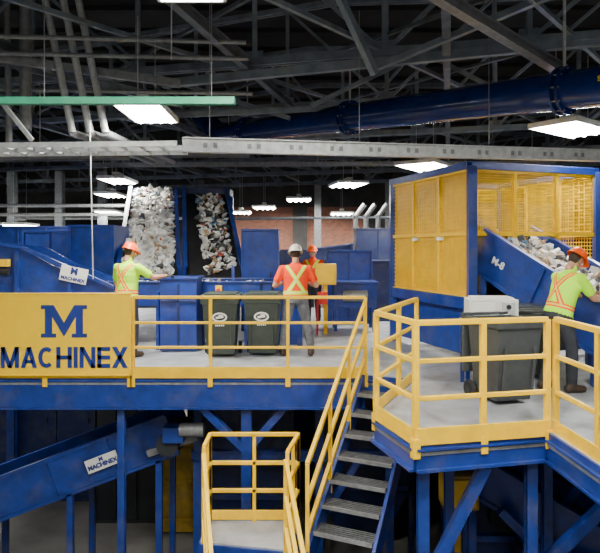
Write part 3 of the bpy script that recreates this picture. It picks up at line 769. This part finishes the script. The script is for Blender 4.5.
b=B(); b.box((3.1,8.6,-2.1),(1.9,1.2,1.3),DBLUE); b.box((3.1,7.96,-2.1),(1.7,0.06,0.08),BLUE); b.cyl((2.7,7.9,-1.8),(2.7,7.98,-1.8),0.2,DARK,n=20); b.cyl((3.3,7.9,-1.8),(3.3,7.98,-1.8),0.2,DARK,n=20)
for x in(2.2,3.0,3.8): b.box((x,7.98,-2.1),(0.08,0.08,1.3),BLUE)
for x in(2.3,3.9): b.bar((x,8.6,FZ),(x,8.6,-2.7),0.1,0.1,BLUE)
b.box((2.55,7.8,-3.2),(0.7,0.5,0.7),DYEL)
b.obj('baler')
incline('lower_conveyor',(4.9,6.6,-2.3),(2.2,7.9,-0.95),0.6,0.15,zleg=FZ)

# ------------------------------------------------------------ people
def hand(b,w,dr,side,m,curl=0.5):
    dr=V(dr).normalized(); up=V((0,0,1)); 
    s=dr.cross(up)
    if s.length<0.3: s=V((0,1,0)).cross(dr)
    s.normalize(); n=s.cross(dr).normalized()
    if n.z<0 and abs(n.z)>0.2: n=-n
    K=w+dr*0.095
    lens=(0.072,0.082,0.076,0.06)
    for i in range(4):
        o=s*(0.033-0.022*i)*(-side)
        b.cap(w+o*0.6+dr*0.01,K+o-n*0.003,0.016,0.012,m)
        p=K+o; a=0.25*curl
        for j,l in enumerate((0.45,0.32,0.23)):
            a+=curl*0.6
            q=p+(dr*math.cos(a)-n*math.sin(a))*lens[i]*l*1.15
            b.cap(p,q,0.0095-0.001*j,0.0088-0.001*j,m); p=q
    th=-side
    p=w+dr*0.03+s*0.025*th; q=p+(dr*0.6+s*0.75*th-n*0.25).normalized()*0.038; r=q+(dr*0.9+s*0.2*th-n*0.4).normalized()*0.03
    b.cap(p,q,0.014,0.011,m); b.cap(q,r,0.011,0.009,m)

def person(name,loc,rz,lean,armR,armL,feet,vestm,sleeve,pants,hatm,handm=SKIN,headpitch=0.0,headyaw=0.0,scale=1.0,bend=0.0,bk=1.13):
    E=empty(name,loc,rz); E.scale=(scale,)*3
    R=Matrix.Rotation(-lean,3,'X'); PV=V((0,0,0.95))
    T=lambda p:R@(V(p)-PV)+PV
    b=B(); segs=[]
    rings=[((0,0,0.86),0.165,0.125),((0,0,0.95),0.175,0.13),((0,0,1.05),0.168,0.125),((0,0,1.16),0.165,0.12),((0,0,1.28),0.182,0.126),((0,-0.005,1.38),0.192,0.118),((0,-0.005,1.44),0.165,0.095),((0,0,1.48),0.095,0.07),((0,0.005,1.51),0.058,0.058)]
    b.loft([(T(c),rx*bk,ry*bk,R) for c,rx,ry in rings],SKIN)
    b.cap(T((0,0.005,1.46)),T((0,0.015,1.58)),0.058,0.054,SKIN)
    segs.append((T((0,0,0.98)),T((0,0,1.47)),0.16,0)); segs.append((T((0,0.005,1.53)),T((0,0.015,1.6)),0.05,2))
    W={}
    for s,(ud,fd) in((1,armR),(-1,armL)):
        sh=T((s*0.175*(1+(bk-1)*1.2),-0.005,1.41)); el=sh+V(ud).normalized()*0.29; wr=el+V(fd).normalized()*0.25
        b.cap(T((s*0.12,0,1.40)),sh,0.075,0.068,SKIN)
        mid=sh+(el-sh)*0.66
        b.cap(sh,el,0.062,0.045,SKIN); b.cap(sh,mid,0.069,0.066,SKIN)
        b.cap(el,el+(wr-el)*0.35,0.045,0.044,SKIN); b.cap(el+(wr-el)*0.35,wr,0.044,0.029,SKIN)
        segs.append((sh,mid-(el-sh)*0.02,0.064,1)); segs.append((mid+(el-sh)*0.14,el,0.046,2)); segs.append((el,wr,0.036,2))
        W[s]=(wr,V(fd).normalized())
    for s,ft in zip((1,-1),feet):
        hip=V((s*0.095,0,0.92)); an=V((ft[0],ft[1],0.10)); kn=(hip+an)/2+V((s*0.01,0.035+bend,0.02))
        b.cap(hip,kn,0.108,0.076,SKIN); b.cap(kn,kn+(an-kn)*0.35,0.074,0.074,SKIN); b.cap(kn+(an-kn)*0.35,an+V((0,0,0.03)),0.074,0.064,SKIN)
        segs.append((hip,kn,0.09,3)); segs.append((kn,an+V((0,0,0.06)),0.066,3))
        yaw=V((math.sin(s*0.2),math.cos(s*0.2),0))
        b.cap(an,an-yaw*0.05+V((0,0,-0.05)),0.05,0.048,SKIN); b.cap(an+V((0,0,-0.04)),an+yaw*0.15+V((0,0,-0.055)),0.052,0.043,SKIN)
        segs.append((an-yaw*0.05+V((0,0,-0.05)),an+yaw*0.16+V((0,0,-0.05)),0.048,4)); segs.append((an,an+V((0,0,-0.03)),0.05,4))
    me=remesh(b,0.0135,4)
    for m in(vestm,sleeve,SKIN,pants,BOOT): me.materials.append(m)
    import numpy as np
    for v in me.vertices:
        if v.co.z<0.004: v.co.z=0.004
    cs=np.array([p.center[:] for p in me.polygons])
    best=np.full(len(cs),1e9); idx=np.zeros(len(cs),int)
    for p,q,r,k in segs:
        p=np.array(p);q=np.array(q);dq=q-p; t=np.clip(((cs-p)@dq)/(dq@dq),0,1); dist=np.linalg.norm(cs-(p+t[:,None]*dq),axis=1)-r
        u=dist<best; best[u]=dist[u]; idx[u]=k
    Ri=R.inverted()
    for p,k in zip(me.polygons,idx):
        if k in(0,3):
            rc=Ri@(p.center-PV)+PV
            if abs(p.center.x)<0.26: k=0 if rc.z>0.93 and rc.z<1.5 else (3 if rc.z<=0.93 else k)
        p.material_index=int(k); p.use_smooth=True
    at=me.attributes.new('rest','FLOAT_VECTOR','POINT')
    for i,v in enumerate(me.vertices): at.data[i].vector=Ri@(v.co-PV)+PV
    me.name='body'; o=D.objects.new('body',me); COL.objects.link(o); o.parent=E
    hb=B()
    for s in(1,-1): hand(hb,W[s][0]-W[s][1]*0.015,W[s][1],s,handm,0.75)
    hm=remesh(hb,0.0045,2); hm.materials.append(handm); ho=D.objects.new('hands',hm); COL.objects.link(ho); ho.parent=E
    HR=R@Matrix.Rotation(headyaw,3,'Z')@Matrix.Rotation(-headpitch,3,'X'); HC=T((0,0.02,1.645))
    H=lambda p:HC+HR@V(p)
    hb=B(); hb.sph(H((0,-0.008,0.02)),(0.076,0.095,0.098),SKIN,24,16,HR); hb.sph(H((0,0.02,-0.045)),(0.058,0.07,0.07),SKIN,20,12,HR)
    hb.sph(H((0,0.075,-0.088)),0.022,SKIN); hb.cap(H((0,0.088,0.012)),H((0,0.11,-0.025)),0.009,0.014,SKIN)
    hb.cap(H((-0.018,0.086,-0.058)),H((0.018,0.086,-0.058)),0.009,0.009,SKIN)
    hb.cap(H((-0.035,0.085,0.028)),H((0.035,0.085,0.028)),0.011,0.011,SKIN)
    for s in(-1,1): hb.sph(H((s*0.079,-0.005,-0.005)),(0.012,0.02,0.034),SKIN,12,8,HR)
    hb.cap(H((0,-0.01,-0.05)),H((0,-0.02,-0.13)),0.05,0.052,SKIN)
    hm=remesh(hb,0.006,2); hm.materials.append(SKIN); hm.materials.append(HAIR)
    HRi=HR.inverted()
    for p in hm.polygons:
        l=HRi@(p.center-HC); p.material_index=1 if (l.y<-0.012 and l.z>-0.055 and abs(l.x)<0.088) or l.z>0.06 else 0; p.use_smooth=True
    ho=D.objects.new('head',hm); COL.objects.link(ho); ho.parent=E
    hb=B()
    for s in(-1,1): hb.sph(H((s*0.032,0.083,0.006)),0.012,EYEW); hb.sph(H((s*0.032,0.0925,0.006)),0.005,HAIR)
    hb.obj('eyes',E)
    hb=B(); n=28; prof=[(0.150,0.0),(0.148,0.008),(0.118,0.012),(0.114,0.04),(0.102,0.078),(0.078,0.108),(0.045,0.124),(0.0,0.13)]
    vs=[];
    for r,z in prof:
        for i in range(n):
            t=2*math.pi*i/n; rr=r
            if r>0.13: rr=0.128+ (0.045 if math.sin(t)>0 else 0.0)*max(0,math.sin(t))
            vs.append(H((math.cos(t)*rr*0.92,math.sin(t)*rr*1.1-0.005,z+0.04-(0.012 if rr>0.15 else 0))))
    fs=[]
    for j in range(len(prof)-1):
        for i in range(n): a=j*n+i;c=j*n+(i+1)%n; fs.append((a,c,c+n,a+n))
    hb.add(vs,fs,hatm,True)
    for x in(-0.02,0.02):
        pts=[H((x,math.cos(a)*0.118-0.005,math.sin(a)*0.125+0.048)) for a in [math.pi*k/12 for k in range(1,12)]]
        for a_,c_ in zip(pts,pts[1:]): hb.cyl(a_,c_,0.006,hatm,n=6)
    hb.obj('hard_hat',E)
    return E

person('sorting_worker',(-2.78,9.6,0),math.radians(-28),0.08,((0.45,0.7,-0.55),(0.25,0.95,0.08)),((-0.35,0.25,-0.9),(0.0,0.85,-0.5)),((0.13,0.02),(-0.12,-0.04)),VESTL,LIMEC,PANTD,HATO,GLOVE,headpitch=0.25,headyaw=-0.3,scale=1.02,bk=1.18)
person('sorting_worker',(-0.07,9.7,0),math.radians(4),0.04,((0.42,-0.05,-0.9),(-0.45,0.9,0.1)),((-0.42,-0.05,-0.9),(0.45,0.9,0.1)),((0.25,0.02),(-0.2,0.05)),VESTO,ORGC,PANTG,HATW,SKIN,headpitch=0.15,scale=1.0,bk=1.18)
person('sorting_worker',(3.16,7.35,0),math.radians(-72),0.36,((0.1,0.55,-0.8),(0.0,0.95,-0.1)),((-0.15,0.6,-0.75),(0.1,0.95,-0.1)),((0.14,0.08),(-0.13,-0.1)),VESTL,LIMEC,PANTD,HATO,GLOVE,headpitch=0.3,scale=1.0,bend=0.02,bk=1.14)
person('sorting_worker',(0.32,14.2,0),math.radians(160),0.05,((0.2,0.4,-0.9),(-0.3,0.9,0.0)),((-0.2,0.4,-0.9),(0.3,0.9,0.0)),((0.13,0.0),(-0.12,0.0)),VESTO,ORGC,PANTD,HATO,GLOVE)

# ------------------------------------------------------------ world and camera
w=D.worlds.new('world'); SC.world=w; w.use_nodes=True
w.node_tree.nodes['Background'].inputs[0].default_value=(0.95,0.94,0.88,1); w.node_tree.nodes['Background'].inputs[1].default_value=0.34
cd=D.cameras.new('camera'); co=D.objects.new('camera',cd); COL.objects.link(co)
co.location=(0,0,1.75); co.rotation_euler=(math.pi/2,0,0); cd.sensor_width=36; cd.lens=36; cd.shift_y=-28.5/600; cd.clip_end=200
SC.camera=co
